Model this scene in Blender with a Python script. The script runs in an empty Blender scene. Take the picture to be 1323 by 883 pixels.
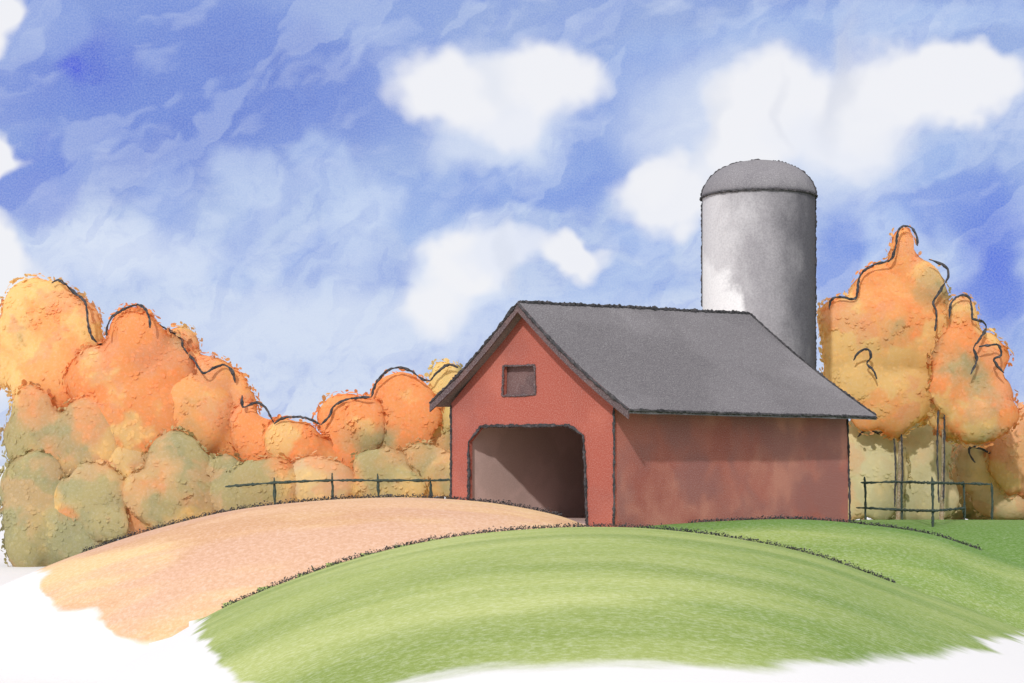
import bpy, bmesh, math, random
from mathutils import Vector, noise, Matrix
random.seed(7)
C = bpy.context.scene.collection
S = bpy.context.scene
R = math.radians
FPX, CX, HV, EYE = 2300.0, 661.5, 600.0, 2.0      # focal length / centre column / horizon row / eye height

# ------------------------------------------------------------------ camera, sky, sun
cam = bpy.data.cameras.new('camera'); co = bpy.data.objects.new('camera', cam); C.objects.link(co)
co.location = (0, 0, EYE); co.rotation_euler = (R(90), 0, 0)
cam.sensor_width = 36; cam.lens = 36*FPX/1323; cam.shift_y = (HV-441.5)/1323
cam.clip_end = 6000; S.camera = co
S.view_settings.view_transform = 'Standard'; S.view_settings.look = 'None'
S.view_settings.exposure = 0.0; S.view_settings.gamma = 1
S.render.engine = 'CYCLES'

SUN_AZ, SUN_EL = R(-16), R(31)       # azimuth of the sun behind the viewer's left shoulder
sd = Vector((math.sin(SUN_AZ)*math.cos(SUN_EL), -math.cos(SUN_AZ)*math.cos(SUN_EL), math.sin(SUN_EL)))
sl = bpy.data.lights.new('sun', 'SUN'); sl.energy = 2.5; sl.angle = R(1.5); sl.color = (1, .96, .9)
so = bpy.data.objects.new('sun', sl); C.objects.link(so)
so.rotation_euler = sd.to_track_quat('Z', 'Y').to_euler(); so.location = (-20, -30, 40)

def lin(c):
    r = []
    for v in c:
        v = v/255.0
        r.append(v/12.92 if v <= .04045 else ((v+.055)/1.055)**2.4)
    return tuple(r)+(1.0,)

class NT:
    """small helper to write node trees"""
    def __init__(s, tree): s.t = tree; s.n = tree.nodes; s.l = tree.links
    def new(s, typ, **kw):
        n = s.n.new(typ)
        for k, v in kw.items(): setattr(n, k, v)
        return n
    def put(s, sock, v):
        if isinstance(v, bpy.types.NodeSocket): s.l.new(v, sock)
        else: sock.default_value = v
    def math(s, op, a, b=0.0, c=0.0, clamp=False):
        n = s.new('ShaderNodeMath', operation=op, use_clamp=clamp)
        s.put(n.inputs[0], a); s.put(n.inputs[1], b); s.put(n.inputs[2], c); return n.outputs[0]
    def noise(s, vec, scale, detail=2, rough=.5, color=False):
        n = s.new('ShaderNodeTexNoise'); s.put(n.inputs['Vector'], vec)
        n.inputs['Scale'].default_value = scale; n.inputs['Detail'].default_value = detail
        n.inputs['Roughness'].default_value = rough
        return n.outputs['Color' if color else 'Fac']
    def rng(s, v, a, b, c=0.0, d=1.0, smooth=True):
        n = s.new('ShaderNodeMapRange', interpolation_type='SMOOTHSTEP' if smooth else 'LINEAR')
        s.put(n.inputs[0], v)
        for i, x in enumerate((a, b, c, d)): s.put(n.inputs[1+i], x)
        return n.outputs[0]
    def mix(s, f, a, b, mode='MIX'):
        n = s.new('ShaderNodeMix', data_type='RGBA', blend_type=mode)
        s.put(n.inputs[0], f); s.put(n.inputs[6], a); s.put(n.inputs[7], b); return n.outputs[2]
    def vmath(s, op, a, b=(0, 0, 0), sc=None):
        n = s.new('ShaderNodeVectorMath', operation=op); s.put(n.inputs[0], a); s.put(n.inputs[1], b)
        if sc is not None: s.put(n.inputs[3], sc)
        return n.outputs['Value' if op == 'LENGTH' else 'Vector']
    def mapping(s, vec, loc=(0, 0, 0), rot=(0, 0, 0), scale=(1, 1, 1), typ='POINT'):
        n = s.new('ShaderNodeMapping', vector_type=typ); s.put(n.inputs[0], vec)
        n.inputs['Location'].default_value = loc; n.inputs['Rotation'].default_value = rot
        n.inputs['Scale'].default_value = scale; return n.outputs[0]

# the sky: washes of blue and white clouds laid out by azimuth and elevation
W = bpy.data.worlds.new('World'); S.world = W; W.use_nodes = True
w = NT(W.node_tree); w.n.clear()
tc = w.new('ShaderNodeTexCoord').outputs['Generated']
sep = w.new('ShaderNodeSeparateXYZ'); w.put(sep.inputs[0], tc)
azn = w.math('ARCTAN2', sep.outputs[0], sep.outputs[1]); eln = w.math('ARCSINE', sep.outputs[2])
comb = w.new('ShaderNodeCombineXYZ')
w.put(comb.inputs[0], w.math('MULTIPLY', azn, 23.0)); w.put(comb.inputs[1], w.math('MULTIPLY', eln, 23.0))
P0 = comb.outputs[0]
def sky_pt(u, v):
    d = Vector(((u-CX)/FPX, 1, (HV-v)/FPX)).normalized()
    return (math.atan2(d.x, d.y)*23.0, math.asin(d.z)*23.0)
def warp(P, scale, amp, detail=3):
    nz = w.noise(P, scale, detail, .55, True)
    return w.vmath('ADD', P, w.vmath('SCALE', w.vmath('SUBTRACT', nz, (.5, .5, .5)), sc=amp))
PW = warp(P0, 1.3, .8, 2.6)          # torn wash edges
PS = warp(P0, .9, 1.0, 2)           # soft bleeding
base = w.new('ShaderNodeValToRGB'); w.put(base.inputs[0], w.rng(eln, -.02, .30, 0, 1, False))
cr = base.color_ramp
cr.elements[0].position = 0.0; cr.elements[0].color = lin((222, 229, 243))
cr.elements[1].position = 1.0; cr.elements[1].color = lin((126, 152, 216))
e = cr.elements.new(.3); e.color = lin((200, 214, 240)); e = cr.elements.new(.62); e.color = lin((160, 184, 230))
col = base.outputs[0]
# mid scale pooling of the pigment
m1 = w.noise(w.mapping(P0, rot=(0, 0, R(35)), scale=(.45, 1.1, 1)), 1.0, 5, .6)
col = w.mix(w.rng(m1, .50, .66, 0, .55), col, lin((112, 143, 220)))
col = w.mix(w.rng(m1, .47, .36, 0, .55), col, lin((218, 227, 246)))
DB, MB_, LB, WH, GR = (80, 108, 208), (126, 155, 222), (200, 215, 243), (244, 244, 248), (214, 216, 226)
blobs = [  # u, v, ru, rv, rot, colour, alpha, softness(0 hard..1), warped
 (300,  95, 330, 120, -6, (104,132,214), .9, .75, 0),
 (250, 150, 230, 95,   8, (98,126,211), .7, .7, 0),
 (160, 175, 150, 95, -10, (98,126,212), .6, .5, 1),
 (370,  70, 110, 60,  -8, (100,126,208), .5, .5, 1),
 (110,  85, 70,  45,  10, (72,98,212), .7, .9, 0),
 ( 92,  88, 22,  14,   0, (45,65,220), .7, .9, 0),
 ( 60,  36, 62,  40,   0, (136,160,224), .75, .18, 1),
 ( 40, 118, 55,  50,  30, (108,134,216), .7, .2, 1),
 ( 45, 235, 58,  60, -25, (92,120,216), .75, .3, 1),
 (520,  20, 200, 30,   0, (140,165,222), .7, .6, 0),
 (770,  25, 240, 34,   0, (150,172,222), .7, .5, 1),
 (560, 250, 150, 40,   8, (140,168,228), .8, .5, 1),
 (700, 235, 150, 36,  12, (128,158,226), .75, .4, 1),
 (790, 160, 65,  70, -20, (128,158,224), .7, .4, 1),
 (740, 250, 80,  22,   8, (116,148,224), .6, .4, 1),
 (860,  90, 95,  55,   0, (150,176,230), .75, .5, 1),
 (1080, 35, 250, 34,   3, (164,188,234), .8, .5, 1),
 (1230, 20, 110, 22,   0, (176,198,238), .7, .4, 1),
 (800, 370, 100, 34,   8, (168,192,236), .7, .4, 1),
 (640, 410, 120, 34,   8, (180,201,240), .7, .4, 1),
 (830, 300, 40, 40,    8, (150,178,234), .6, .4, 1),
 (180, 330, 190, 50,   0, LB, .8, .7, 0),
 (110, 320, 90,  44,   0, (222,231,248), .7, .6, 1),
 (330, 235, 80,  36, -35, (190,207,240), .65, .5, 1),
 (420, 220, 44,  60,  35, (186,205,240), .7, .5, 1),
 (440, 330, 90,  60,  20, (198,214,243), .7, .7, 0),
 (470, 270, 60,  40,  20, (204,219,245), .7, .5, 1),
 (215, 262, 34,  46,   0, (142,168,229), .6, .6, 1),
 (318, 305, 34,  46, -25, (136,164,228), .6, .6, 1),
 (300, 350, 44,  22, -10, (150,178,232), .55, .4, 1),
 (392, 325, 62,  14,  50, (146,172,231), .6, .5, 1),
 (390, 158, 62,  13,  38, (110,138,218), .55, .6, 1),
 (560, 290, 60,  26,   0, (150,178,232), .6, .5, 1),
 (400, 440, 260, 80,   0, (206,219,243), .75, .8, 0),
 (760, 440, 220, 60,   0, (206,220,245), .6, .8, 0),
 # right-hand blues
 (1230, 262, 100, 60, 20, (116,146,224), .85, .35, 1),
 (1282, 330, 62, 110,  0, (94,126,222), .85, .35, 1),
 (1190, 215, 60,  30, 25, (150,178,232), .8, .35, 1),
 (1120, 290, 70,  48, 20, (128,158,228), .8, .35, 1),
 (1082, 340, 34,  60,-15, (108,140,224), .8, .3, 1),
 (1150, 320, 38,  60, 25, (176,198,240), .7, .4, 1),
 (1300, 470, 50,  70,  0, (140,168,230), .7, .5, 1),
 (1290, 345, 34,  26,  0, (62,96,222), .6, .8, 1),
 (1230, 330, 26,  40, 15, (186,206,243), .5, .5, 1),
 # clouds
 (650, 180, 110, 42,   8, (216,226,245), .8, .5, 1),
 (420, 425, 260, 62,   0, (212,223,244), .65, .8, 0),
 (170, 330, 130, 40,   0, (218,228,247), .55, .7, 1),
 (1285, 350, 46,  90,   0, (78,112,220), .55, .5, 1),
 (640, 112, 138, 52,   0, (226,232,246), .8, .5, 1),
 (585, 118, 84,  50,   0, WH, 1, .32, 1),
 (660, 134, 92,  50,   0, WH, 1, .35, 1),
 (700,  104, 88,  44,   0, WH, 1, .4, 1),
 (655, 165, 50,  34,   0, (238,240,248), .9, .4, 1),
 (640, 100, 26,  50,  20, (220,226,240), .5, .9, 1),
 (592, 350, 74,  62,  50, (226,233,248), .9, .5, 1),
 (598, 335, 46,  46,   0, WH, 1, .3, 1),
 (562, 392, 52,  44,   0, WH, .95, .6, 1),
 (650, 325, 66,  26,   0, (232,236,248), .9, .5, 1),
 (740, 330, 52,  28, -10, WH, .95, .3, 1),
 (655, 335, 14,  44,  10, (214,220,236), .45, .9, 1),
 (985, 175, 200, 110, -8, (222,230,246), .7, .5, 1),
 (868, 252, 78,  46,   0, WH, .95, .35, 1),
 (850, 225, 40,  32,   0, WH, .9, .5, 1),
 (1000, 140, 92, 66,   0, WH, 1, .25, 1),
 (960, 190, 66,  52,   0, WH, 1, .4, 1),
 (1080, 190, 90, 42, -10, (238,240,248), .95, .5, 1),
 (1135, 130, 70, 62,   0, WH, .95, .45, 1),
 (1210, 110, 108, 56,  0, WH, 1, .22, 1),
 (1260, 100, 58, 44,   0, WH, 1, .3, 1),
 (1090, 110, 22, 90, -12, (212,216,230), .6, .95, 1),
 (1010, 150, 10, 50,  10, (222,224,234), .45, .95, 1),
 (920, 155, 14, 60, -20, (218,222,234), .4, .95, 1),
 # bare paper coloured haze low down and at the left edge
 (-24,  10, 50,  66,   0, WH, 1, .12, 1),
 (-16, 195, 44,  40,  -30, WH, 1, .12, 1),
 (-40, 330, 70,  90,  15, WH, 1, .12, 1),
 (-20, 440, 70,  90,   0, WH, 1, .3, 1),
 (20, 370, 60,   40,   0, WH, .8, .5, 1),
 (-240, 300, 200, 500, 0, WH, 1, .25, 1),
]
def washes(col):
    global PW
    # overlapping translucent brush washes with visible edges
    for i, (rt, sc, st, th, al, cc) in enumerate(((38, .75, (.5, 1.4, 1), .53, .20, (118, 148, 222)), (28, 1.2, (.45, 1.3, 1), .56, .18, (110, 140, 218)),
            (44, 1.0, (.45, 1.5, 1), .56, .26, (206, 219, 244)), (20, 1.9, (.4, 1.2, 1), .57, .24, (214, 225, 247)), (52, 2.6, (.35, 1.3, 1), .58, .2, (112, 142, 220)))):
        P = w.vmath('ADD', w.mapping(PW, rot=(0, 0, R(rt)), scale=tuple(1/q for q in st), typ='TEXTURE'), (5.3*i, 2.1*i, 1.7*i))
        nz = w.noise(P, sc, 2.5, .5)
        PW = w.vmath('ADD', PW, w.vmath('SCALE', col, sc=1e-5))
        col = w.mix(w.rng(nz, th-.012-.03*(i % 2), th+.03+.07*(i % 2), 0, al), col, lin(cc))
    g2 = w.noise(PW, 5, 4, .7)
    return w.mix(w.rng(g2, .45, .7, 0, .2), col, lin((122, 150, 222)))
for nb, (u, v, ru, rv, rot, c, a, soft, wp) in enumerate(blobs):
    if (u, v) == (650, 180): col = washes(col)
    x, y = sky_pt(u, v)
    if nb % 6 == 5:      # evaluate the washes one after the other
        PW = w.vmath('ADD', PW, w.vmath('SCALE', col, sc=1e-5)); PS = w.vmath('ADD', PS, w.vmath('SCALE', col, sc=1e-5))
    m = w.mapping(PW if wp else PS, loc=(x, y, 0), rot=(0, 0, R(rot)), scale=(ru/100, rv/100, 1e3), typ='TEXTURE')
    L = w.vmath('LENGTH', m)
    f = w.rng(L, 1.03+.35*soft, .9-.85*soft, 0, a)
    col = w.mix(f, col, lin(c))
# pigment granulation of the wash, and brushy drifts
g = w.noise(P0, 48, 3, .8)
col = w.mix(w.rng(g, .35, .65, 0, .16), col, lin((236, 240, 252)))
sky = w.new('ShaderNodeTexSky', sky_type='NISHITA'); sky.sun_disc = False
sky.sun_elevation = SUN_EL; sky.sun_rotation = R(180)-SUN_AZ
nish = w.vmath('SCALE', sky.outputs[0], sc=.10)
overhead_fill = w.rng(eln, .27, .55, 0, 1)  # sky above the view whitened, added as soft fill light
col = w.mix(overhead_fill, col, (.98, .96, .95, 1))
back = w.rng(sep.outputs[1], .55, .0, 0, .75)  # warm white behind the camera, added for fill
col = w.mix(back, col, (.98, .95, .93, 1))
mixn = w.mix(.04, col, nish)
bg = w.new('ShaderNodeBackground'); w.put(bg.inputs[0], mixn); bg.inputs[1].default_value = 1.0
out = w.new('ShaderNodeOutputWorld'); w.l.new(bg.outputs[0], out.inputs[0])

# ------------------------------------------------------------------ helpers
def at(u, v, Y): return Vector(((u-CX)/FPX*Y, Y, EYE-(v-HV)/FPX*Y))
def interp(pts, x):
    if x <= pts[0][0]:
        (a, b), (c, d) = pts[0], pts[1]
    elif x >= pts[-1][0]:
        (a, b), (c, d) = pts[-2], pts[-1]
    else:
        i = 0
        while pts[i+1][0] < x: i += 1
        p0 = pts[max(i-1, 0)]; p1 = pts[i]; p2 = pts[i+1]; p3 = pts[min(i+2, len(pts)-1)]
        t = (x-p1[0])/(p2[0]-p1[0]); h = p2[0]-p1[0]
        m1 = (p2[1]-p0[1])/(p2[0]-p0[0])*h; m2 = (p3[1]-p1[1])/(p3[0]-p1[0])*h
        return (2*t**3-3*t*t+1)*p1[1]+(t**3-2*t*t+t)*m1+(-2*t**3+3*t*t)*p2[1]+(t**3-t*t)*m2
    return b+(d-b)*(x-a)/(c-a)

def obj(name, bm, mat, parent=None, smooth=False):
    me = bpy.data.meshes.new(name)
    if isinstance(bm, bmesh.types.BMesh):
        bm.to_mesh(me); bm.free()
    else:
        me.from_pydata(bm[0], [], bm[1])
    me.materials.append(mat)
    if smooth:
        for p in me.polygons: p.use_smooth = True
    o = bpy.data.objects.new(name, me); C.objects.link(o)
    if parent: o.parent = parent
    return o
def tag(o, label=None, cat=None, group=None, kind=None):
    if label: o['label'] = label
    if cat: o['category'] = cat
    if group: o['group'] = group
    if kind: o['kind'] = kind
    return o
def thing(name, label, cat, loc=(0, 0, 0), rz=0, group=None):
    o = bpy.data.objects.new(name, None); C.objects.link(o)
    o.location = loc; o.rotation_euler = (0, 0, rz); o.empty_display_size = .3
    return tag(o, label, cat, group)

def material(name, cols, scale=.5, stretch=(1, 1, 1), rot=0, grain=30, gamt=.2, white=None, hard=.5, jitter=0, rough=.95, attr=None, space='Object', bump=.25):
    """a wash: several pigments pooled by noise, fine paper-like granulation"""
    M = bpy.data.materials.new(name); M.use_nodes = True
    n = NT(M.node_tree); bs = n.n['Principled BSDF']
    P = n.new('ShaderNodeTexCoord').outputs[space] if space == 'Object' else n.new('ShaderNodeNewGeometry').outputs['Position']
    Pm = n.mapping(P, rot=(0, 0, rot), scale=stretch)
    wv = n.noise(Pm, scale*2.2, 3, .6, True)
    Pw = n.vmath('ADD', Pm, n.vmath('SCALE', n.vmath('SUBTRACT', wv, (.5, .5, .5)), sc=.8/scale*.5))
    c = lin(cols[0])
    for i, cc in enumerate(cols[1:]):
        nz = n.noise(n.vmath('ADD', Pw, (13.7*i+3, 7.1*i, 3.3*i)), scale, 3, .5)
        hw = .12*(1-hard)+.015
        c = n.mix(n.rng(nz, .53-hw, .53+hw, 0, .85), c, lin(cc))
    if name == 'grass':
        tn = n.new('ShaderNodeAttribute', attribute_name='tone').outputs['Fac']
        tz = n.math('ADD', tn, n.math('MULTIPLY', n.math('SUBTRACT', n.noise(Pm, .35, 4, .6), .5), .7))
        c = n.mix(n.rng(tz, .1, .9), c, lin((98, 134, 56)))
    gz = n.noise(P, grain, 4, .8)
    c = n.mix(n.rng(gz, .45, .68, 0, gamt), c, (1, 1, 1, 1))
    c = n.mix(n.rng(gz, .5, .34, 0, gamt), c, (.25, .22, .24, 1), 'MULTIPLY')
    if jitter:
        rp = n.new('ShaderNodeNewGeometry').outputs['Random Per Island']
        hs = n.new('ShaderNodeHueSaturation')
        n.put(hs.inputs['Value'], n.rng(rp, 0, 1, 1-jitter, 1+jitter, False))
        n.put(hs.inputs['Hue'], n.rng(n.math('FRACT', n.math('MULTIPLY', rp, 7.31)), 0, 1, .5-jitter*.08, .5+jitter*.08, False))
        n.put(hs.inputs['Color'], c); c = hs.outputs[0]
    if attr:
        at_ = n.new('ShaderNodeAttribute', attribute_name=attr).outputs['Fac']
        st = n.noise(n.mapping(P, rot=(0, 0, R(-18)), scale=(.3, .7, 1)), 1.0, 3, .5)
        st2 = n.noise(P, 14, 3, .7)
        k = n.math('ADD', at_, n.math('MULTIPLY', n.math('SUBTRACT', st, .5), 4.0))
        k = n.math('ADD', k, n.math('MULTIPLY', n.math('SUBTRACT', st2, .5), .25))
        c = n.mix(n.rng(k, -.5, .6), lin(white), c)
    n.put(bs.inputs['Base Color'], c); bs.inputs['Roughness'].default_value = rough
    bs.inputs['Specular IOR Level'].default_value = .1
    if bump:
        b = n.new('ShaderNodeBump'); b.inputs['Strength'].default_value = bump; b.inputs['Distance'].default_value = .02
        n.put(b.inputs['Height'], gz); n.l.new(b.outputs[0], bs.inputs['Normal'])
    return M

PAPER = (224, 224, 227)
M = {}
M['paper'] = material('pale_bare_ground', [PAPER, (222, 221, 224)], .12, (1, .5, 1), R(25), 9, .06, hard=0, space='W')
M['grass'] = material('grass', [(162, 176, 104), (146, 164, 88), (180, 190, 122), (130, 150, 78)], .16, (.5, 1.5, 1), R(-12), 9, .16, white=PAPER, hard=.0, attr='paint', space='W')
M['lawn'] = material('deep_lawn', [(120, 160, 78), (140, 175, 96), (104, 146, 66)], .2, (.6, 1.6, 1), R(10), 8, .32, white=PAPER, hard=.0, attr='paint', space='W')
M['field'] = material('field', [(112, 150, 84), (134, 166, 104)], .2, (.6, 1.6, 1), 0, 8, .32, white=PAPER, hard=.0, attr='paint', space='W')
M['dirt'] = material('dirt', [(212, 172, 138), (198, 154, 120), (224, 192, 144), (204, 164, 140)], .4, (.3, 1.1, 1), R(-20), 9, .14, white=PAPER, hard=.35, attr='paint', space='W')
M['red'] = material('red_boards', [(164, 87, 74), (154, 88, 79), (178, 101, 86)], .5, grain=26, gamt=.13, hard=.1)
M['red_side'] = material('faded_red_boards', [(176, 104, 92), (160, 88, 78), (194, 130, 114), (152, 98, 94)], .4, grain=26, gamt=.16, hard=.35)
M['interior'] = material('barn_interior', [(206, 178, 172), (192, 166, 160)], .6, grain=26, gamt=.12)
M['loft'] = material('loft_shutter', [(112, 88, 88), (92, 74, 76)], 1.2, grain=26, gamt=.1)
M['roof'] = material('slate_roof', [(112, 109, 114), (124, 121, 126), (100, 97, 102)], .3, (.6, 1, 1), 0, 24, .17, hard=.35)
M['trim'] = material('dark_trim', [(86, 72, 76), (104, 80, 80)], 1.2, grain=26, gamt=.15)
M['dome'] = material('silo_dome', [(126, 124, 130), (112, 110, 117)], .5, grain=24, gamt=.15)
M['char'] = material('charcoal', [(62, 62, 66), (88, 84, 88), (48, 48, 52)], 6, grain=30, gamt=.06, hard=.2, bump=0)
M['char_green'] = material('dark_wood', [(52, 66, 62), (66, 78, 70)], 3, grain=30, gamt=.06, hard=.2, bump=0)
M['trunk'] = material('bark', [(150, 128, 100), (130, 118, 92)], 1.5, grain=20, gamt=.3)
def leafmat(name, hue, olive=0.0, gold=.0, j=.04, pale=0):
    """shared bleeding autumn colours: orange, gold and olive pooled by one noise so neighbours run into each other"""
    m = bpy.data.materials.new(name); m.use_nodes = True
    n = NT(m.node_tree); bs = n.n['Principled BSDF']
    P = n.new('ShaderNodeNewGeometry').outputs['Position']
    wv = n.noise(P, .6, 3, .6, True)
    Pw = n.vmath('ADD', P, n.vmath('SCALE', n.vmath('SUBTRACT', wv, (.5, .5, .5)), sc=1.6))
    def nz(k, sc): return n.noise(n.vmath('ADD', Pw, (k*9.1, k*3.7, k*5.3)), sc, 3, .5)
    c = lin(hue)
    c = n.mix(n.rng(nz(1, .33), .51, .61, 0, .75), c, lin((246, 162, 100)))
    c = n.mix(n.rng(nz(2, .30), .49-gold, .58-gold, 0, .85), c, lin((242, 212, 144)))
    c = n.mix(n.rng(nz(3, .45), .54, .60, 0, .6), c, lin((238, 176, 132)))
    z = n.new('ShaderNodeSeparateXYZ'); n.put(z.inputs[0], P)
    k = n.math('ADD', nz(4, .28), olive)
    ol = n.mix(n.rng(nz(5, .4), .44, .56), lin((188, 180, 132)), lin((176, 174, 132)))
    ol = n.mix(n.rng(nz(6, .5), .5, .6, 0, .7), ol, lin((216, 182, 138)))
    c = n.mix(n.rng(k, .50, .66, 0, .92), c, ol)
    if pale: c = n.mix(pale, c, lin((238, 228, 190)))
    gz = n.noise(P, 9, 4, .8)
    c = n.mix(n.rng(gz, .45, .68, 0, .12), c, (1, 1, 1, 1))
    rp = n.new('ShaderNodeNewGeometry').outputs['Random Per Island']
    hs = n.new('ShaderNodeHueSaturation'); n.put(hs.inputs['Value'], n.rng(rp, 0, 1, 1-j, 1+j, False)); n.put(hs.inputs['Color'], c); c = hs.outputs[0]
    n.put(bs.inputs['Base Color'], c); bs.inputs['Roughness'].default_value = 1; bs.inputs['Specular IOR Level'].default_value = 0
    tr = n.new('ShaderNodeBsdfTranslucent'); n.l.new(c, tr.inputs[0])
    mx = n.new('ShaderNodeMixShader'); mx.inputs[0].default_value = .4
    n.l.new(bs.outputs[0], mx.inputs[1]); n.l.new(tr.outputs[0], mx.inputs[2]); n.l.new(mx.outputs[0], n.n['Material Output'].inputs[0])
    return m
M['orange'] = leafmat('orange_leaves', (246, 184, 120), -.09, .05)
M['deep'] = leafmat('deep_orange_leaves', (245, 170, 108), -.05)
M['gold'] = leafmat('gold_leaves', (232, 212, 142), .04, .12)
M['peach'] = leafmat('peach_leaves', (244, 190, 142), -.02)
M['russet'] = leafmat('russet_leaves', (240, 176, 122), .06)
M['olive'] = leafmat('olive_leaves', (226, 186, 136), .08)
M['olive_dark'] = leafmat('grey_olive_leaves', (190, 176, 134), .18)
M['mauve'] = leafmat('grey_brown_leaves', (228, 200, 156), .06, pale=.25)
M['pale_olive'] = leafmat('pale_olive_leaves', (222, 214, 168), .12, pale=.5)

# silo wall: galvanised white metal, light-to-dark shading painted into its colour
def silo_mat():
    m = bpy.data.materials.new('shaded_silo_wall'); m.use_nodes = True
    n = NT(m.node_tree); bs = n.n['Principled BSDF']
    P = n.new('ShaderNodeTexCoord').outputs['Object']
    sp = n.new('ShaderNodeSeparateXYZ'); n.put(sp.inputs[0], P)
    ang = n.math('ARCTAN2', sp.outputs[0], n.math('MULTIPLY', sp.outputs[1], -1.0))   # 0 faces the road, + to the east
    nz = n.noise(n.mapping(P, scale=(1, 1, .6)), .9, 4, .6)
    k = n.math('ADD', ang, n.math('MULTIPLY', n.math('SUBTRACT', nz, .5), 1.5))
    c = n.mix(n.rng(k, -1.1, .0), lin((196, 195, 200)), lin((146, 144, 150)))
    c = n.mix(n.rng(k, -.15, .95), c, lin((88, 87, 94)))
    # lit lower west side, painted in as a ragged white patch
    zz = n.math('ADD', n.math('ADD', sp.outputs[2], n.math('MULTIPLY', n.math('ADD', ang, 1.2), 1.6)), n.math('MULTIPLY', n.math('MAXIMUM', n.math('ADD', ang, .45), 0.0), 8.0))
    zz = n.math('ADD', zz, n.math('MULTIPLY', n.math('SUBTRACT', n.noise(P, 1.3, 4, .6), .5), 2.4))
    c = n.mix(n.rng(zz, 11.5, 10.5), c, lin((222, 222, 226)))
    gz = n.noise(P, 14, 4, .8)
    c = n.mix(n.rng(gz, .42, .62, 0, .25), c, (1, 1, 1, 1), 'SOFT_LIGHT')
    c = n.mix(n.rng(gz, .5, .34, 0, .12), c, (.25, .24, .25, 1), 'MULTIPLY')
    n.put(bs.inputs['Base Color'], c); bs.inputs['Roughness'].default_value = .9; bs.inputs['Specular IOR Level'].default_value = .1
    return m
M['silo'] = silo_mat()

# ------------------------------------------------------------------ terrain
crest = {
 'grass': (44, [(60, 930), (150, 866), (220, 824), (290, 785), (400, 741), (500, 711), (600, 692), (700, 683), (780, 681), (850, 684), (950, 696), (1050, 717), (1160, 755), (1323, 815), (1500, 890)], .00305, .004),
 'lawn': (54, [(700, 705), (800, 684), (890, 676), (1000, 671), (1050, 672), (1100, 676), (1200, 690), (1270, 712), (1323, 728), (1500, 770)], .0145, .003),
 'field': (68, [(700, 690), (900, 676), (1100, 672), (1323, 672), (1600, 674)], .005, .0008),
 'dirt': (52, [(-40, 775), (60, 732), (110, 713), (200, 684), (300, 660), (400, 648), (500, 643), (580, 645), (650, 652), (720, 666), (760, 680), (850, 712)], .041, .006),
}
BASE = -2.2
def hz(name, u, Y):
    if name in ('lawn', 'field') and u < 640: return -9
    Yc, pts, kf, kb = crest[name]
    v = interp(pts, u); zc = EYE-(v-HV)/FPX*Yc; s = (zc-EYE)/Yc; d = Y-Yc
    return zc+s*d-(kf if d < 0 else kb)*d*d
def ground_z(u, Y):
    t = min(1, max(0, (50-Y)/8)); best, nm = BASE-1.0*t*t*(3-2*t), 'ground'
    for k in crest:
        z = hz(k, u, Y)
        if z > best: best, nm = z, k
    return best, nm
grass_bot = [(230, 790), (262, 830), (290, 862), (318, 885), (350, 900), (430, 900), (480, 884), (540, 873), (620, 868), (720, 862), (850, 857), (1000, 858), (1100, 857), (1180, 852), (1240, 842), (1323, 826), (1600, 790)]
dirt_bot = [(30, 700), (55, 765), (75, 788), (130, 797), (150, 820), (190, 833), (240, 818), (290, 800), (340, 800), (900, 800)]
def paint(name, u, v, Y):
    if name == 'grass': return min((interp(grass_bot, u)-v)/16, (u-258)/16 if v > 780 else 9)
    if name in ('lawn', 'field'): return (interp(grass_bot, u)-v)/16
    if name == 'dirt': return min((interp(dirt_bot, u)-v)/12, (u-52)/14)
    return 5
NU, NY = 420, 240
us = [-900+3100*i/NU for i in range(NU+1)]
ys = [9+91*(j/NY)**1.15 for j in range(NY+1)]
zone_v = {k: ([], [], {}, []) for k in list(crest)+['ground']}
Z = [[ground_z(u, Y) for u in us] for Y in ys]
def nameat(j, i): return Z[j][i][1]
for j in range(NY):
    for i in range(NU):
        nm = ground_z((us[i]+us[i+1])/2, (ys[j]+ys[j+1])/2)[1]
        V, F, idx, pa = zone_v[nm]
        f = []
        for (jj, ii) in ((j, i), (j, i+1), (j+1, i+1), (j+1, i)):
            if (jj, ii) not in idx:
                idx[(jj, ii)] = len(V); u, Y = us[ii], ys[jj]; z = Z[jj][ii][0]
                V.append(((u-CX)/FPX*Y, Y, z))
                v = HV+(EYE-z)/Y*FPX; pa.append(paint(nm, u, v, Y) if nm != 'ground' else 0)
            f.append(idx[(jj, ii)])
        F.append(f)
names = {'grass': 'grass_hill', 'lawn': 'lawn', 'field': 'field', 'dirt': 'dirt_road', 'ground': 'ground'}
mats = {'grass': 'grass', 'lawn': 'grass', 'field': 'grass', 'dirt': 'dirt', 'ground': 'paper'}
terr = {}
for k, (V, F, idx, pa) in zone_v.items():
    if k == 'ground':      # one big sheet round the near terrain, out to the horizon
        n0 = len(V)
        B = 4000
        V += [(-B, -200, BASE-1.1), (B, -200, BASE-1.1), (B, B, BASE-1.1), (-B, B, BASE-1.1)]
        F.append([n0, n0+1, n0+2, n0+3])
    o = obj(names[k], (V, F), M[mats[k]], None, True); tag(o, kind='structure'); terr[k] = o
    if k != 'ground':
        a = o.data.attributes.new('paint', 'FLOAT', 'POINT'); a.data.foreach_set('value', pa)
        if k != 'dirt':
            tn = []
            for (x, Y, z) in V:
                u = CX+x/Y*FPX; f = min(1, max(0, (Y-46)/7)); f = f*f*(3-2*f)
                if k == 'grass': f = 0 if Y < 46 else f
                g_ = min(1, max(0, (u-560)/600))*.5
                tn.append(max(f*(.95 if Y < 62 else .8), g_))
            a = o.data.attributes.new('tone', 'FLOAT', 'POINT'); a.data.foreach_set('value', tn)

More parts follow.
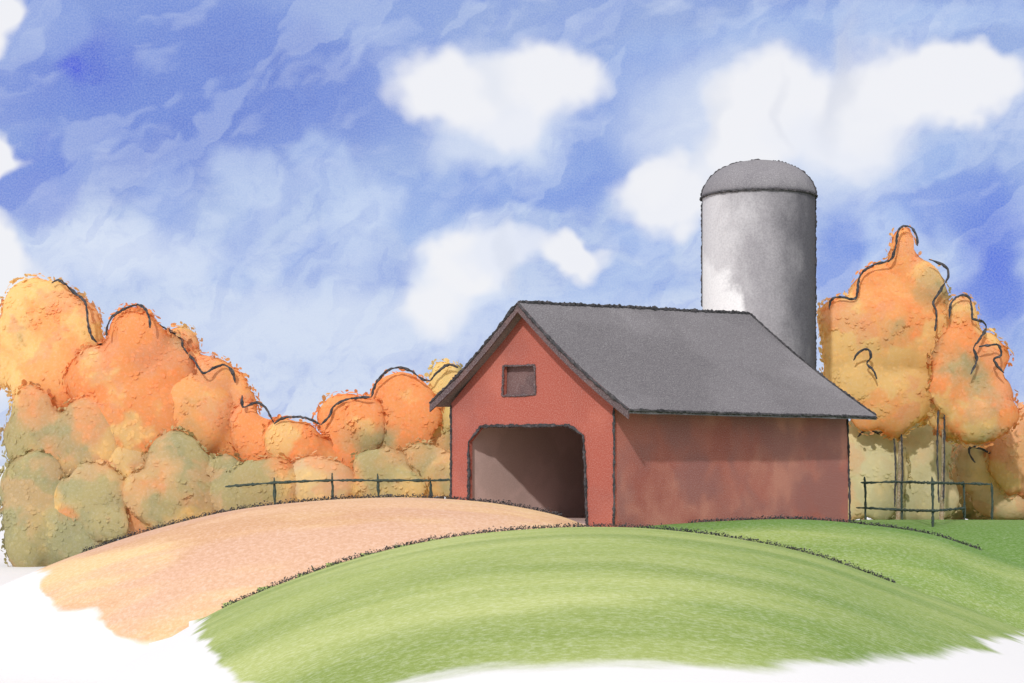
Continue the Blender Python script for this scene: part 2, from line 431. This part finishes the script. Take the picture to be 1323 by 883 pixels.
# ------------------------------------------------------------------ charcoal strokes (real, rough, thin solids)
def resample(pts, step):
    # Catmull-Rom through the points
    out = []
    n = len(pts)
    for i in range(n-1):
        p0 = pts[max(i-1, 0)]; p1 = pts[i]; p2 = pts[i+1]; p3 = pts[min(i+2, n-1)]
        k = max(2, int((p2-p1).length/step))
        for j in range(k):
            t = j/k
            out.append(.5*((2*p1)+(p2-p0)*t+(2*p0-5*p1+4*p2-p3)*t*t+(3*p1-p0-3*p2+p3)*t**3))
    out.append(pts[-1]); return out
def stroke(pts, r, step=.06, rough=.45, curve=True, taper=True, wob=.3):
    """vertices and faces of one rough chalky bar along pts"""
    if curve: P = resample(pts, step)
    else:
        P = []
        for a, b in zip(pts, pts[1:]):
            k = max(2, int((b-a).length/step)); P += [a+(b-a)*(j/k) for j in range(k)]
        P.append(pts[-1])
    V, F = [], []; n = len(P); K = 6; sd_ = random.random()*100
    for i, p in enumerate(P):
        t = (P[min(i+1, n-1)]-P[max(i-1, 0)]).normalized()
        a = t.cross(Vector((0, 1, 0.01)));  a = a.normalized() if a.length > .05 else t.cross(Vector((1, 0, 0))).normalized()
        b = t.cross(a).normalized()
        nz = noise.noise(Vector((i*step*2.5+sd_, 0, 0)))
        rr = r*.86*(1+nz*.7)
        if taper: rr *= min(1, .45+min(i, n-1-i)*step*2.5)
        off = (a*noise.noise(Vector((i*step*1.3, sd_, 0)))+b*noise.noise(Vector((0, i*step*1.3, sd_))))*r*wob
        for k in range(K):
            q = 2*math.pi*k/K; r2 = rr*(1+random.uniform(-rough, rough))
            V.append(p+off+(a*math.cos(q)+b*math.sin(q))*r2)
    for i in range(n-1):
        for k in range(K):
            F.append([i*K+k, i*K+(k+1) % K, (i+1)*K+(k+1) % K, (i+1)*K+k])
    F.append(list(range(K))[::-1]); F.append([(n-1)*K+k for k in range(K)])
    return V, F
def flecks(pts, width, dens, size):
    """a broken, grainy band of crumbs along pts"""
    P = resample(pts, .1); V, F = [], []
    for a, b in zip(P, P[1:]):
        for _ in range(max(1, int((b-a).length*dens))):
            q = a.lerp(b, random.random())+Vector((random.uniform(-1, 1)*.05, random.uniform(-1, 1)*.1, random.gauss(0, width*.45)))
            s = size*random.uniform(.5, 1.4); n0 = len(V)
            ax = [Vector((random.uniform(-1, 1), random.uniform(-1, 1), random.uniform(-1, 1))).normalized()*s for _ in range(4)]
            V += [q+x for x in ax]; F += [[n0, n0+1, n0+2], [n0, n0+2, n0+3], [n0, n0+3, n0+1], [n0+1, n0+3, n0+2]]
    return V, F
def join(*vfs):
    V, F = [], []
    for v, f in vfs:
        n0 = len(V); V += list(v); F += [[i+n0 for i in q] for q in f]
    return V, F
def loc(vf, parent):
    inv = (Matrix.Translation(parent.location) @ Matrix.Rotation(parent.rotation_euler.z, 4, 'Z')).inverted() if parent else Matrix()
    return [inv @ Vector(v) for v in vf[0]], vf[1]

def crest_line(key, u0, u1, dens=120, w_=.045, nm='charcoal_line', step=14):
    Yc, pts, _, _ = crest[key]; P = []; u = u0
    while u <= u1: P.append(at(u, interp(pts, u)-1.0, Yc)); u += step
    vf = join(flecks(P, w_, dens, .028*Yc/48))
    o = obj(nm, vf, M['char'], terr[key]); o.parent = terr[key]
    return o
crest_line('grass', 288, 1165, 320, .085)
crest_line('dirt', 108, 735, 260, .085)
crest_line('lawn', 890, 1272, 240, .075)
gt = obj('grass_tuft', stroke([at(408, 742, 43.6), at(404, 734, 43.6), at(402, 731, 43.6)], .035), M['char_green'], terr['grass'])

# ------------------------------------------------------------------ barn
YAW = R(40); AX = Vector((math.sin(YAW), math.cos(YAW), 0)); GX = Vector((-math.cos(YAW), math.sin(YAW), 0))
CN = Vector((3.03, 53, 0)); BW, BL = 6.5, 14.0; ZB = -1.2; EV = 3.95; PK = 6.85
barn = thing('barn', 'red barn with a grey roof, open cart door and small loft window', 'barn', CN, R(50))
# barn local frame: x = along the ridge, y = across (0 near side wall, BW far side wall)
def gl(u, v):      # point of the gable plane -> (y, z)
    d = Vector(((u-CX)/FPX, 1, (HV-v)/FPX)); o = Vector((0, 0, EYE)); nrm = AX
    t = (CN-o).dot(nrm)/d.dot(nrm); p = o+d*t
    return (p-CN).dot(GX), p.z
def prism(poly, x0, x1, holes=None):
    """polygon (y,z) extruded along x"""
    n = len(poly); V = [(x0, y, z) for y, z in poly]+[(x1, y, z) for y, z in poly]
    F = [list(range(n)), list(range(2*n-1, n-1, -1))]+[[i, i+n, (i+1) % n+n, (i+1) % n] for i in range(n)]
    return V, F
door = [gl(*p) for p in ((606, 700), (606, 571), (622, 551), (735, 550), (754, 562), (759, 700))]
door[0] = (door[1][0], ZB); door[-1] = (door[-1][0], ZB)
win = [gl(*p) for p in ((650, 512), (651, 473), (691, 472), (692, 510))]
yl, yr = door[0][0], door[-1][0]     # left, right jamb (y grows to the left)
def fillwall():
    bm = bmesh.new()
    outer = [(0, ZB), (0, EV), (BW/2, PK), (BW, EV), (BW, ZB)]+door
    def loop(pts): 
        vs = [bm.verts.new((0, y, z)) for y, z in pts]
        return [bm.edges.new((vs[i], vs[(i+1) % len(vs)])) for i in range(len(vs))]
    E = loop(outer)+loop(win)
    bmesh.ops.triangle_fill(bm, use_beauty=True, use_dissolve=False, edges=E)
    ext = bmesh.ops.extrude_face_region(bm, geom=bm.faces[:])
    for v in [g_ for g_ in ext['geom'] if isinstance(g_, bmesh.types.BMVert)]: v.co.x += .16
    bmesh.ops.recalc_face_normals(bm, faces=bm.faces)
    return bm
obj('gable_wall', fillwall(), M['red'], barn)
def box(x0, x1, y0, y1, z0, z1):
    V = [(x, y, z) for x in (x0, x1) for y in (y0, y1) for z in (z0, z1)]
    return V, [[0, 1, 3, 2], [4, 6, 7, 5], [0, 4, 5, 1], [2, 3, 7, 6], [0, 2, 6, 4], [1, 5, 7, 3]]
obj('side_wall', box(.163, BL, 0, .16, ZB, EV+.05), M['red_side'], barn)
obj('side_wall', box(.163, BL, BW-.16, BW, ZB, EV+.05), M['red_side'], barn)
# rear gable leans in a little towards the ridge, as the roof does
n_ = [(BL-.003, .17, ZB), (BL-.003, BW-.17, ZB), (BL-.003, BW-.17, EV), (12.5, BW/2, PK+.35), (BL-.003, .17, EV)]
obj('rear_wall', (n_+[(x-.15, y, z) for x, y, z in n_], [[0, 1, 2, 3, 4], [9, 8, 7, 6, 5]]+[[i, i+5, (i+1) % 5+5, (i+1) % 5] for i in range(5)]), M['red_side'], barn)
obj('interior_lining', join(box(.165, BL-.3, yl+.10, yl+.135, ZB, EV), box(.165, BL-.3, .165, .2, ZB, EV), box(9.0, 9.05, .21, yl+.09, ZB, EV+.3)), M['interior'], barn)
obj('barn_floor', box(.17, 8.99, .21, yl+.09, .05, .2), M['interior'], barn)
# roof: two sagging slabs
def slope(side):
    pts = []
    fx, rz0, rz1 = -.55, PK+.12, PK+.62
    N, K = 8, 14
    for i in range(N+1):
        t = i/N
        row = []
        for k in range(K+1):
            s = k/K
            if side > 0: y0, y1, ze0, ze1, xb = BW/2, -.95, 3.62, 3.72, 14.35
            else: y0, y1, ze0, ze1, xb = BW/2, BW+.42, 3.98, 4.1, 14.35
            xr = 12.6
            x = fx+(xr+(xb-xr)*t-fx)*s
            y = y0+(y1-y0)*t
            z = (rz0+(rz1-rz0)*s)*(1-t)+(ze0+(ze1-ze0)*s)*t-.16*math.sin(math.pi*t)
            z += .02*noise.noise(Vector((x*.7, y*.7, 4)))
            row.append((x, y, z))
        pts.append(row)
    V = [p for r_ in pts for p in r_]; n0 = len(V); V += [(x, y, z-.14) for x, y, z in V]
    F = []; w_ = K+1
    for i in range(N):
        for k in range(K):
            a = i*w_+k; F.append([a, a+1, a+w_+1, a+w_]); F.append([n0+a, n0+a+w_, n0+a+w_+1, n0+a+1])
    for i in range(N): F += [[i*w_, (i+1)*w_, n0+(i+1)*w_, n0+i*w_], [i*w_+K, n0+i*w_+K, n0+(i+1)*w_+K, (i+1)*w_+K]]
    for k in range(K): a = N*w_+k; F.append([a, a+1, n0+a+1, n0+a])
    return V, F, pts
roof = []
for sd2 in (1, -1):
    V, F, pts = slope(sd2); roof.append(pts)
    o = obj('roof', (V, F), M['roof'], barn)
def L3(p): return Vector(p)
near, far = roof
def offs(pl, dx=0, dy=0, dz=0): return [Vector(p)+Vector((dx, dy, dz)) for p in pl]
# barge boards under both rakes of the front gable
for nm_, pl in (('barge_board', [r_[0] for r_ in near]), ('barge_board', [r_[0] for r_ in far])):
    V = []; F = []
    for p in pl:
        x, y, z = p; V += [(x-.03, y, z+.01), (x+.03, y, z+.01), (x+.03, y, z-.30), (x-.03, y, z-.30)]
    for i in range(len(pl)-1):
        for k in range(4): a = i*4; F.append([a+k, a+(k+1) % 4, a+4+(k+1) % 4, a+4+k])
    F += [[0, 1, 2, 3], [len(V)-4+k for k in range(4)]]
    obj(nm_, (V, F), M['trim'], barn)
r0 = .05
obj('ridge_line', stroke(offs([near[0][k] for k in range(0, 15, 2)], dz=.02), .065, rough=.5), M['char'], barn)
obj('eave_line', stroke(offs([near[-1][k] for k in range(0, 15, 2)], dy=-.02, dz=-.05), .05), M['char'], barn)
obj('rake_line', stroke(offs([r_[0] for r_ in near], dx=-.05, dz=-.02), .05), M['char'], barn)
obj('rake_line', stroke(offs([r_[0] for r_ in far], dx=-.05, dz=-.02), .045), M['char'], barn)
obj('rake_line', stroke(offs([r_[-1] for r_ in near], dx=0, dz=.02), .05), M['char'], barn)
obj('corner_line', stroke([Vector((-.02, -.02, z)) for z in (.2, 1.5, 2.6, 3.7)], .042), M['char'], barn)
obj('corner_line', stroke([Vector((-.02, BW, z)) for z in (.3, 1.5, 2.6, 3.9)], .042), M['char'], barn)
obj('corner_line', stroke([Vector((BL+.12, -.02, -.1)), Vector((BL+.03, -.02, 1.4)), Vector((BL, -.02, 2.6)), Vector((BL-.1, -.02, 3.7))], .045), M['char'], barn)
dp = [Vector((-.03, y, z)) for y, z in door]
dp[0].z = .6; dp[-1].z = .1
obj('door_frame', join(stroke(dp[:2], .05, curve=False), stroke(dp[1:5], .055, curve=False), stroke([dp[4], dp[4].lerp(dp[5], .5)+Vector((0, -.03, 0)), dp[5]], .05)), M['char'], barn)
# loft window: dark recess with a board closing it and a frame round it
wy = [p[0] for p in win]; wz = [p[1] for p in win]
wo = obj('loft_window', box(.20, .23, min(wy)-.05, max(wy)+.05, min(wz)-.05, max(wz)+.05), M['loft'], barn)
obj('window_frame', stroke([Vector((-.02, y, z)) for y, z in win]+[Vector((-.02, win[0][0], win[0][1]))], .042, curve=False, taper=False), M['trim'], wo)

# ------------------------------------------------------------------ silo
SY = 72.0; sx = (980-CX)/FPX*SY; SR = 72/FPX*SY; rimz = EYE+(HV-256)/FPX*SY
silo = thing('silo', 'tall grey silo with a domed cap behind the barn', 'silo', (sx, SY, -.9), 0)
H = rimz+.9
K = 64; V = []; F = []
rows = 40
for j in range(rows+1):
    for k in range(K):
        q = 2*math.pi*k/K; V.append((SR*math.cos(q), SR*math.sin(q), H*j/rows))
for j in range(rows):
    for k in range(K): F.append([j*K+k, j*K+(k+1) % K, (j+1)*K+(k+1) % K, (j+1)*K+k])
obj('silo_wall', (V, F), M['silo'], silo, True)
V = []; F = []; DH = (256-201)/FPX*SY-.25; nd = 12; SR2 = SR*1.015
for j in range(nd):
    t = j/nd*math.pi/2
    for k in range(K): q = 2*math.pi*k/K; V.append((SR2*math.cos(t)**.85*math.cos(q), SR2*math.cos(t)**.85*math.sin(q), H+DH*math.sin(t)))
V.append((0, 0, H+DH))
for j in range(nd-1):
    for k in range(K): F.append([j*K+k, j*K+(k+1) % K, (j+1)*K+(k+1) % K, (j+1)*K+k])
for k in range(K): F.append([(nd-1)*K+k, (nd-1)*K+(k+1) % K, nd*K])
F.append(list(range(K))[::-1])
obj('dome_cap', (V, F), M['dome'], silo, True)
ring = [Vector((SR*1.03*math.cos(q), SR*1.03*math.sin(q), H)) for q in [2*math.pi*i/40 for i in range(41)]]
obj('rim_band', stroke(ring, .05, taper=False), M['char'], silo)
# drawn charcoal outlines, added where the wall meets the sky
va = math.atan2(sx, SY)
def edge_stroke(sgn, z0, z1, r=.06):
    a = -va if False else 0
    dx = Vector((SY, -sx, 0)).normalized()*sgn*(SR+.01)
    return stroke([Vector((dx.x, dx.y, z)) for z in (z0, z0+(z1-z0)*.33, z0+(z1-z0)*.66, z1)], r)
obj('wall_outline', edge_stroke(-1, EYE+(HV-396)/FPX*SY+.9, H-.1, .055), M['char'], silo)
obj('wall_outline', edge_stroke(1, .5, H-.1, .055), M['char'], silo)
dl = []
for i in range(25):
    t = math.pi*i/24; dx = Vector((SY, -sx, 0)).normalized()
    c_ = math.cos(t); s_ = math.sin(t)
    rr = SR2*(abs(c_)**.85 if s_ < 1 else 0)
    tt = math.asin(min(1, s_)); rr = SR2*max(0.0, math.cos(tt))**.85
    dl.append(Vector((dx.x*rr*(-1 if c_ > 0 else 1), dx.y*rr*(-1 if c_ > 0 else 1), H+DH*s_+.02)))
obj('dome_outline', stroke(dl, .06, rough=.6), M['char'], silo)

# ------------------------------------------------------------------ trees and shrubs
def ell(lobes, Y, depth=.42):
    L = []
    for i, lb in enumerate(lobes):
        u, v, ru, rv = lb[:4]; dy = lb[4] if len(lb) > 4 else random.uniform(-.35, .35)
        k = (Y+dy)/FPX*1.07; L.append((at(u, v, Y+dy), Vector((ru*k, (ru+rv)/2*k*depth, rv*k))))
    return L
def crown(L, dens=5.0, dab=.32, seed=0.0):
    bm = bmesh.new()
    for (c, r) in L:
        bmesh.ops.create_icosphere(bm, subdivisions=3, radius=1, matrix=Matrix.Translation(c) @ Matrix.Diagonal((r.x, r.y, r.z, 1)))
    me = bpy.data.meshes.new('tmp'); bm.to_mesh(me); bm.free()
    t = bpy.data.objects.new('tmp', me); C.objects.link(t)
    rm = t.modifiers.new('r', 'REMESH'); rm.mode = 'VOXEL'; rm.voxel_size = .15
    sm = t.modifiers.new('s', 'SMOOTH'); sm.factor = .5; sm.iterations = 10
    ev = t.evaluated_get(bpy.context.evaluated_depsgraph_get()); em = ev.to_mesh()
    P = [v.co.copy() for v in em.vertices]; Nn = [v.normal.copy() for v in em.vertices]
    F = [list(p.vertices) for p in em.polygons]
    ev.to_mesh_clear(); bpy.data.objects.remove(t); bpy.data.meshes.remove(me)
    V = []
    for p, n in zip(P, Nn):
        V.append(p+n*(.45*noise.noise(p*.5)+.24*noise.noise(p*1.1)+.04*noise.noise(p*2.6)))
    N = list(Nn); nf = len(F)
    for i in range(nf):
        f = F[i]; a, b, c = V[f[0]], V[f[1]], V[f[2]]
        nn = Nn[f[0]]
        if nn.y > .4: continue
        ar = (b-a).cross(c-a).length*(1 if len(f) == 4 else .5)
        edge = abs(nn.y) < .5
        k = ar*dens*(1.5 if edge else .45)
        for _ in range(int(k)+(random.random() < k-int(k))):
            p = a.lerp(b, random.random()).lerp(c, random.random()*.8)+nn*(random.uniform(-.03, .20) if edge else random.uniform(.002, .014))
            jn = (nn+Vector((random.uniform(-1, 1), random.uniform(-1, 1), random.uniform(-1, 1)))*(.7 if edge else .05)).normalized()
            a_ = jn.orthogonal().normalized(); b_ = jn.cross(a_)
            s = dab*random.uniform(.5, 1.2); n0 = len(V); m = 6; rot = random.random()*6.3; el_ = random.uniform(.5, .9)
            cr_, sr_ = math.cos(rot), math.sin(rot); f2 = []
            for i2 in range(m):
                q = 2*math.pi*i2/m; x, y = s*math.cos(q), s*math.sin(q)*el_
                V.append(p+a_*(x*cr_-y*sr_)+b_*(x*sr_+y*cr_)); N.append(nn); f2.append(n0+i2)
            F.append(f2)
    return V, F, N
def front_of(L, u, v, Yd):
    d = Vector(((u-CX)/FPX, 1, (HV-v)/FPX)); o = Vector((0, 0, EYE)); best = None
    for (c, r) in L:
        r = r*1.06
        oc = Vector(((o-c).x/r.x, (o-c).y/r.y, (o-c).z/r.z)); dd = Vector((d.x/r.x, d.y/r.y, d.z/r.z))
        A = dd.dot(dd); B = 2*oc.dot(dd); Cc = oc.dot(oc)-1; D = B*B-4*A*Cc
        if D > 0:
            t = (-B-math.sqrt(D))/(2*A)
            if best is None or t < best: best = t
    return best
def outline(L, pts, Y, r=.058):
    ys_ = [front_of(L, u, v, Y) for u, v in pts]
    kn = [y for y in ys_ if y is not None] or [Y]
    av = sum(kn)/len(kn)
    out_ = []
    for (u, v), y in zip(pts, ys_): out_.append(at(u, v, (y if y is not None else av)-.4))
    return stroke(out_, r, step=.09, rough=.45)
def plant(name, label, cat, lobes, Y, mat, trunk=None, lines=(), group=None, dens=30, dab=.13, trunk_mat='trunk', lines2=()):
    L = ell(lobes, Y)
    u0 = trunk[0] if trunk else sum(l[0] for l in lobes)/len(lobes)
    zb = ground_z(u0, Y)[0]
    root = thing(name, label, cat, ((u0-CX)/FPX*Y, Y, zb), 0, group)
    V, F, N = crown(L, dens, dab)
    V, F = loc((V, F), root)
    o = obj('crown', (V, F), M[mat], root, True)
    o.data.normals_split_custom_set_from_vertices([tuple(n) for n in N])
    # trunk with a few limbs reaching into the lobes
    tv = trunk[1] if trunk else sum(l[1] for l in lobes)/len(lobes)
    tw = trunk[2] if trunk else .16
    top = at(u0, tv, Y); bot = Vector((top.x, Y, zb-.1))
    def limb(a, b, r1, r2, bend=.1):
        V, F = [], []; K = 10; n = 10
        for i in range(n+1):
            t = i/n; p = a.lerp(b, t)+Vector((bend*math.sin(t*3), 0, bend*.3*math.sin(t*5)))
            for k in range(K):
                q = 2*math.pi*k/K; rr = (r1+(r2-r1)*t)*(1+.1*noise.noise(Vector((q, t*5, a.x))))
                V.append(p+Vector((math.cos(q)*rr, math.sin(q)*rr, 0)))
        for i in range(n):
            for k in range(K): F.append([i*K+k, i*K+(k+1) % K, (i+1)*K+(k+1) % K, (i+1)*K+k])
        F.append([n*K+k for k in range(K)]); return V, F
    parts = [limb(bot, top, tw, tw*.55)]
    for (c, r) in L[:5]: parts.append(limb(top.lerp(bot, .25), c, tw*.4, tw*.15, .15))
    if cat == 'tree': obj('trunk', loc(join(*parts), root), M[trunk_mat], root, True)
    else: obj('stem', loc(join(*parts), root), M[trunk_mat], root, True)
    if lines:
        obj('charcoal_outline', loc(join(*[outline(L, ln, Y) for ln in lines]), root), M['char'], root)
    if lines2:
        obj('trunk_outline', loc(join(*[stroke([at(u, v, yy) for u, v in ln], .045, step=.09) for ln, yy in lines2]), root), M['char'], root)
    return root
GL = 'autumn trees left of the barn'; GR_ = 'autumn trees right of the barn'
plant('autumn_tree', 'tall orange and yellow tree at the far left edge of the tree line', 'tree',
      [(52, 422, 52, 58), (16, 452, 38, 48), (90, 440, 42, 56), (105, 470, 34, 40), (60, 500, 50, 50), (110, 490, 36, 42)], 75, 'orange', None,
      [[(67, 366), (74, 362), (83, 366), (92, 375), (108, 388), (112, 400), (115, 425), (122, 440), (135, 447), (142, 446)]], GL)
plant('autumn_tree', 'deep orange tree with a round outlined top, second from the left edge', 'tree',
      [(170, 435, 34, 38), (182, 440, 34, 40), (140, 492, 50, 46), (205, 485, 46, 52), (170, 545, 70, 60)], 74.4, 'deep', None,
      [[(138, 434), (138, 424), (145, 410), (160, 400), (178, 394), (188, 400), (193, 412), (194, 424)]], GL)
plant('autumn_tree', 'yellow and orange tree sloping down to the dip of the left tree line', 'tree',
      [(225, 460, 28, 34), (262, 495, 36, 32), (240, 540, 55, 58), (288, 555, 42, 55), (300, 520, 22, 34)], 74.8, 'orange', None,
      [[(194, 416), (215, 425), (234, 438), (236, 450), (250, 465), (262, 482), (275, 476), (290, 472), (300, 480), (304, 495)]], GL)
plant('autumn_tree', 'small orange tree above the left end of the fence rail', 'tree',
      [(322, 560, 24, 38), (342, 585, 34, 48)], 74.2, 'deep', None,
      [[(313, 511), (314, 526), (325, 522), (335, 521), (345, 530), (354, 548)]], GL)
plant('autumn_tree', 'lowest flat-topped orange tree in the dip of the tree line', 'tree',
      [(385, 575, 36, 32), (405, 600, 40, 44), (365, 600, 34, 42)], 74, 'orange', None,
      [[(354, 548), (365, 541), (385, 539), (400, 542), (415, 549)]], GL)
plant('autumn_tree', 'deep orange tree rising from the dip between fence posts', 'tree',
      [(448, 548, 34, 36), (475, 552, 28, 36), (445, 590, 45, 48)], 74.4, 'deep', None,
      [[(415, 549), (425, 538), (432, 524), (450, 516), (465, 514), (480, 513)]], GL)
plant('autumn_tree', 'orange round-topped tree second from the barn on its left side', 'tree',
      [(515, 514, 34, 38), (500, 560, 46, 46), (540, 540, 30, 48)], 74.6, 'deep', None,
      [[(480, 513), (486, 495), (500, 480), (515, 475), (530, 479), (545, 490), (556, 492)]], GL)
plant('autumn_tree', 'yellow-green tree touching the left eave of the barn', 'tree',
      [(578, 508, 28, 38), (572, 565, 34, 55), (550, 560, 24, 50), (610, 560, 30, 50)], 75, 'gold', None,
      [[(556, 492), (565, 482), (578, 472), (592, 475)]], GL)
SHR = 'olive shrubs at the foot of the left trees'
for (lb, mt, Y, lab) in (
   ([(45, 560, 34, 60), (75, 590, 50, 60), (110, 575, 45, 55)], 'russet', 74, 'russet bushy shrub below the tall tree at the left edge'),
   ([(70, 672, 58, 62), (34, 690, 30, 46), (50, 630, 40, 50), (110, 690, 46, 44)], 'olive_dark', 73.4, 'dark grey-olive shrub at the lower left, where the dirt road ends'),
   ([(150, 610, 56, 46), (165, 655, 50, 42)], 'russet', 73.6, 'brown and olive shrub left of the fence under the deep orange tree'),
   ([(120, 650, 46, 50), (140, 680, 34, 26)], 'olive', 73, 'olive shrub beside the left tip of the road outline'),
   ([(215, 642, 55, 44), (230, 600, 44, 40), (250, 648, 34, 34)], 'olive', 73.3, 'olive shrub between the dark shrub and the fence end'),
   ([(282, 628, 46, 44), (310, 640, 34, 34)], 'olive', 73.4, 'olive-gold shrub behind the free end of the fence rail'),
   ([(345, 628, 46, 38), (375, 640, 30, 26)], 'olive', 73.2, 'olive shrub behind the first fence post'),
   ([(415, 624, 48, 38), (450, 636, 30, 26)], 'mauve', 73.3, 'pale brown shrub behind the second fence post'),
   ([(490, 620, 44, 40), (522, 634, 30, 26)], 'olive', 73.1, 'olive shrub behind the third fence post'),
   ([(552, 612, 36, 40), (585, 620, 26, 34)], 'olive', 73.3, 'olive shrub between the last fence post and the barn')):
    plant('shrub', lab, 'shrub', lb, Y, mt, None, (), SHR)
plant('autumn_tree', 'tallest orange tree with a knobbly top just right of the silo', 'tree',
      [(1168, 332, 20, 38), (1135, 378, 36, 36), (1192, 372, 30, 40), (1145, 430, 54, 52), (1092, 436, 34, 50), (1192, 435, 34, 44), (1112, 490, 46, 50), (1158, 512, 48, 44), (1120, 530, 30, 30), (1190, 500, 34, 44)],
      78, 'orange', (1160, 470, .10),
      [[(1071, 400), (1074, 388), (1085, 384), (1105, 386), (1108, 372), (1112, 355), (1130, 342), (1150, 336), (1157, 320), (1160, 300), (1167, 292), (1178, 295), (1184, 305), (1185, 318)],
       [(1200, 335), (1222, 345), (1225, 358), (1215, 375), (1206, 390), (1210, 405), (1208, 428)],
       [(1103, 466), (1110, 455), (1122, 452), (1125, 462), (1120, 470), (1128, 478), (1133, 490)]], GR_,
      lines2=[([(1155, 562), (1157, 600), (1156, 655)], 77.6), ([(1163, 540), (1166, 600), (1164, 658)], 77.6)])
plant('autumn_tree', 'deep orange tree with a long right slope behind the short fence', 'tree',
      [(1241, 415, 18, 32), (1242, 462, 36, 46), (1272, 482, 32, 52), (1226, 500, 30, 36), (1268, 534, 42, 38), (1292, 506, 20, 34), (1228, 530, 30, 34)],
      76, 'deep', (1216, 500, .10),
      [[(1226, 412), (1229, 392), (1240, 382), (1252, 385), (1256, 400), (1257, 412), (1270, 416), (1274, 425), (1265, 440), (1258, 450), (1262, 465), (1254, 484)],
       [(1265, 448), (1280, 446), (1290, 446), (1293, 460), (1284, 465), (1297, 482)]], GR_,
      lines2=[([(1212, 530), (1211, 590), (1213, 650)], 75.6), ([(1220, 522), (1220, 590), (1219, 645)], 75.6)])
plant('autumn_tree', 'pale peach tree cut by the right edge of the picture', 'tree',
      [(1305, 590, 24, 48), (1335, 585, 38, 62), (1345, 555, 30, 40)], 80, 'peach', None, (), GR_)
SH2 = 'grey-olive shrubs behind the right fence'
for (lb, mt, Y, ln, lab) in (
   ([(1108, 600, 28, 60), (1135, 612, 34, 58), (1100, 640, 24, 36)], 'pale_olive', 79.5, [[(1108, 565), (1120, 556), (1135, 560), (1150, 556), (1157, 560)]], 'grey-olive shrub right beside the barn corner'),
   ([(1182, 596, 42, 66), (1160, 625, 40, 48), (1200, 640, 40, 34)], 'pale_olive', 80, (), 'grey-olive shrub between the two right-hand tree trunks'),
   ([(1240, 596, 40, 60), (1228, 630, 38, 44), (1255, 640, 30, 32)], 'mauve', 83, (), 'pale brown shrub under the tree with the long right slope'),
   ([(1282, 606, 42, 54), (1310, 634, 54, 34), (1290, 645, 40, 26)], 'mauve', 81, [[(1283, 556), (1277, 565), (1282, 585), (1268, 580), (1255, 578), (1252, 585), (1260, 598)]], 'pale brown shrub beyond the far end of the right fence')):
    plant('shrub', lab, 'shrub', lb, Y, mt, None, ln, SH2)

# ------------------------------------------------------------------ fences
def fence(name, label, rails, posts, Y, r=.05):
    u0 = posts[0][0]; zb = ground_z(u0, Y)[0]
    root = thing(name, label, 'fence', ((u0-CX)/FPX*Y, Y, zb), 0)
    for (u, v0, v1, *yy) in posts:
        Y_, Y = Y, (yy[0] if yy else Y)
        z1 = ground_z(u, Y)[0]; top = at(u, v0, Y); bot = at(u+1, v1, Y); bot.z = min(bot.z, z1-.05)
        obj('post', loc(stroke([top, top.lerp(bot, .5)+Vector((.015, 0, 0)), bot], r*1.02, step=.07, rough=.3), root), M['char_green'], root)
        Y = Y_
    for pts in rails:
        obj('rail', loc(stroke([at(p[0], p[1], (p[2] if len(p) > 2 else Y)-.09) for p in pts], r*.98, step=.07, rough=.35), root), M['char_green'], root)
    return root
fence('rail_fence', 'long single-rail dark wooden fence running to the left side of the barn',
      [[(291, 629), (354, 624), (429, 621), (490, 621), (557, 621), (584, 620)]],
      [(354, 617, 650), (429, 611, 646), (488, 612, 645), (556, 618, 646)], 62)
fence('two_rail_fence', 'short two-rail dark wooden fence right of the barn, in front of the thin trunks',
      [[(1112, 624), (1165, 623), (1205, 624, 61), (1245, 625), (1280, 626)], [(1106, 656), (1165, 659), (1205, 660, 61), (1246, 657)]],
      [(1117, 616, 668), (1164, 622, 668), (1204, 616, 686, 61), (1245, 622, 668), (1281, 624, 655)], 67.5)
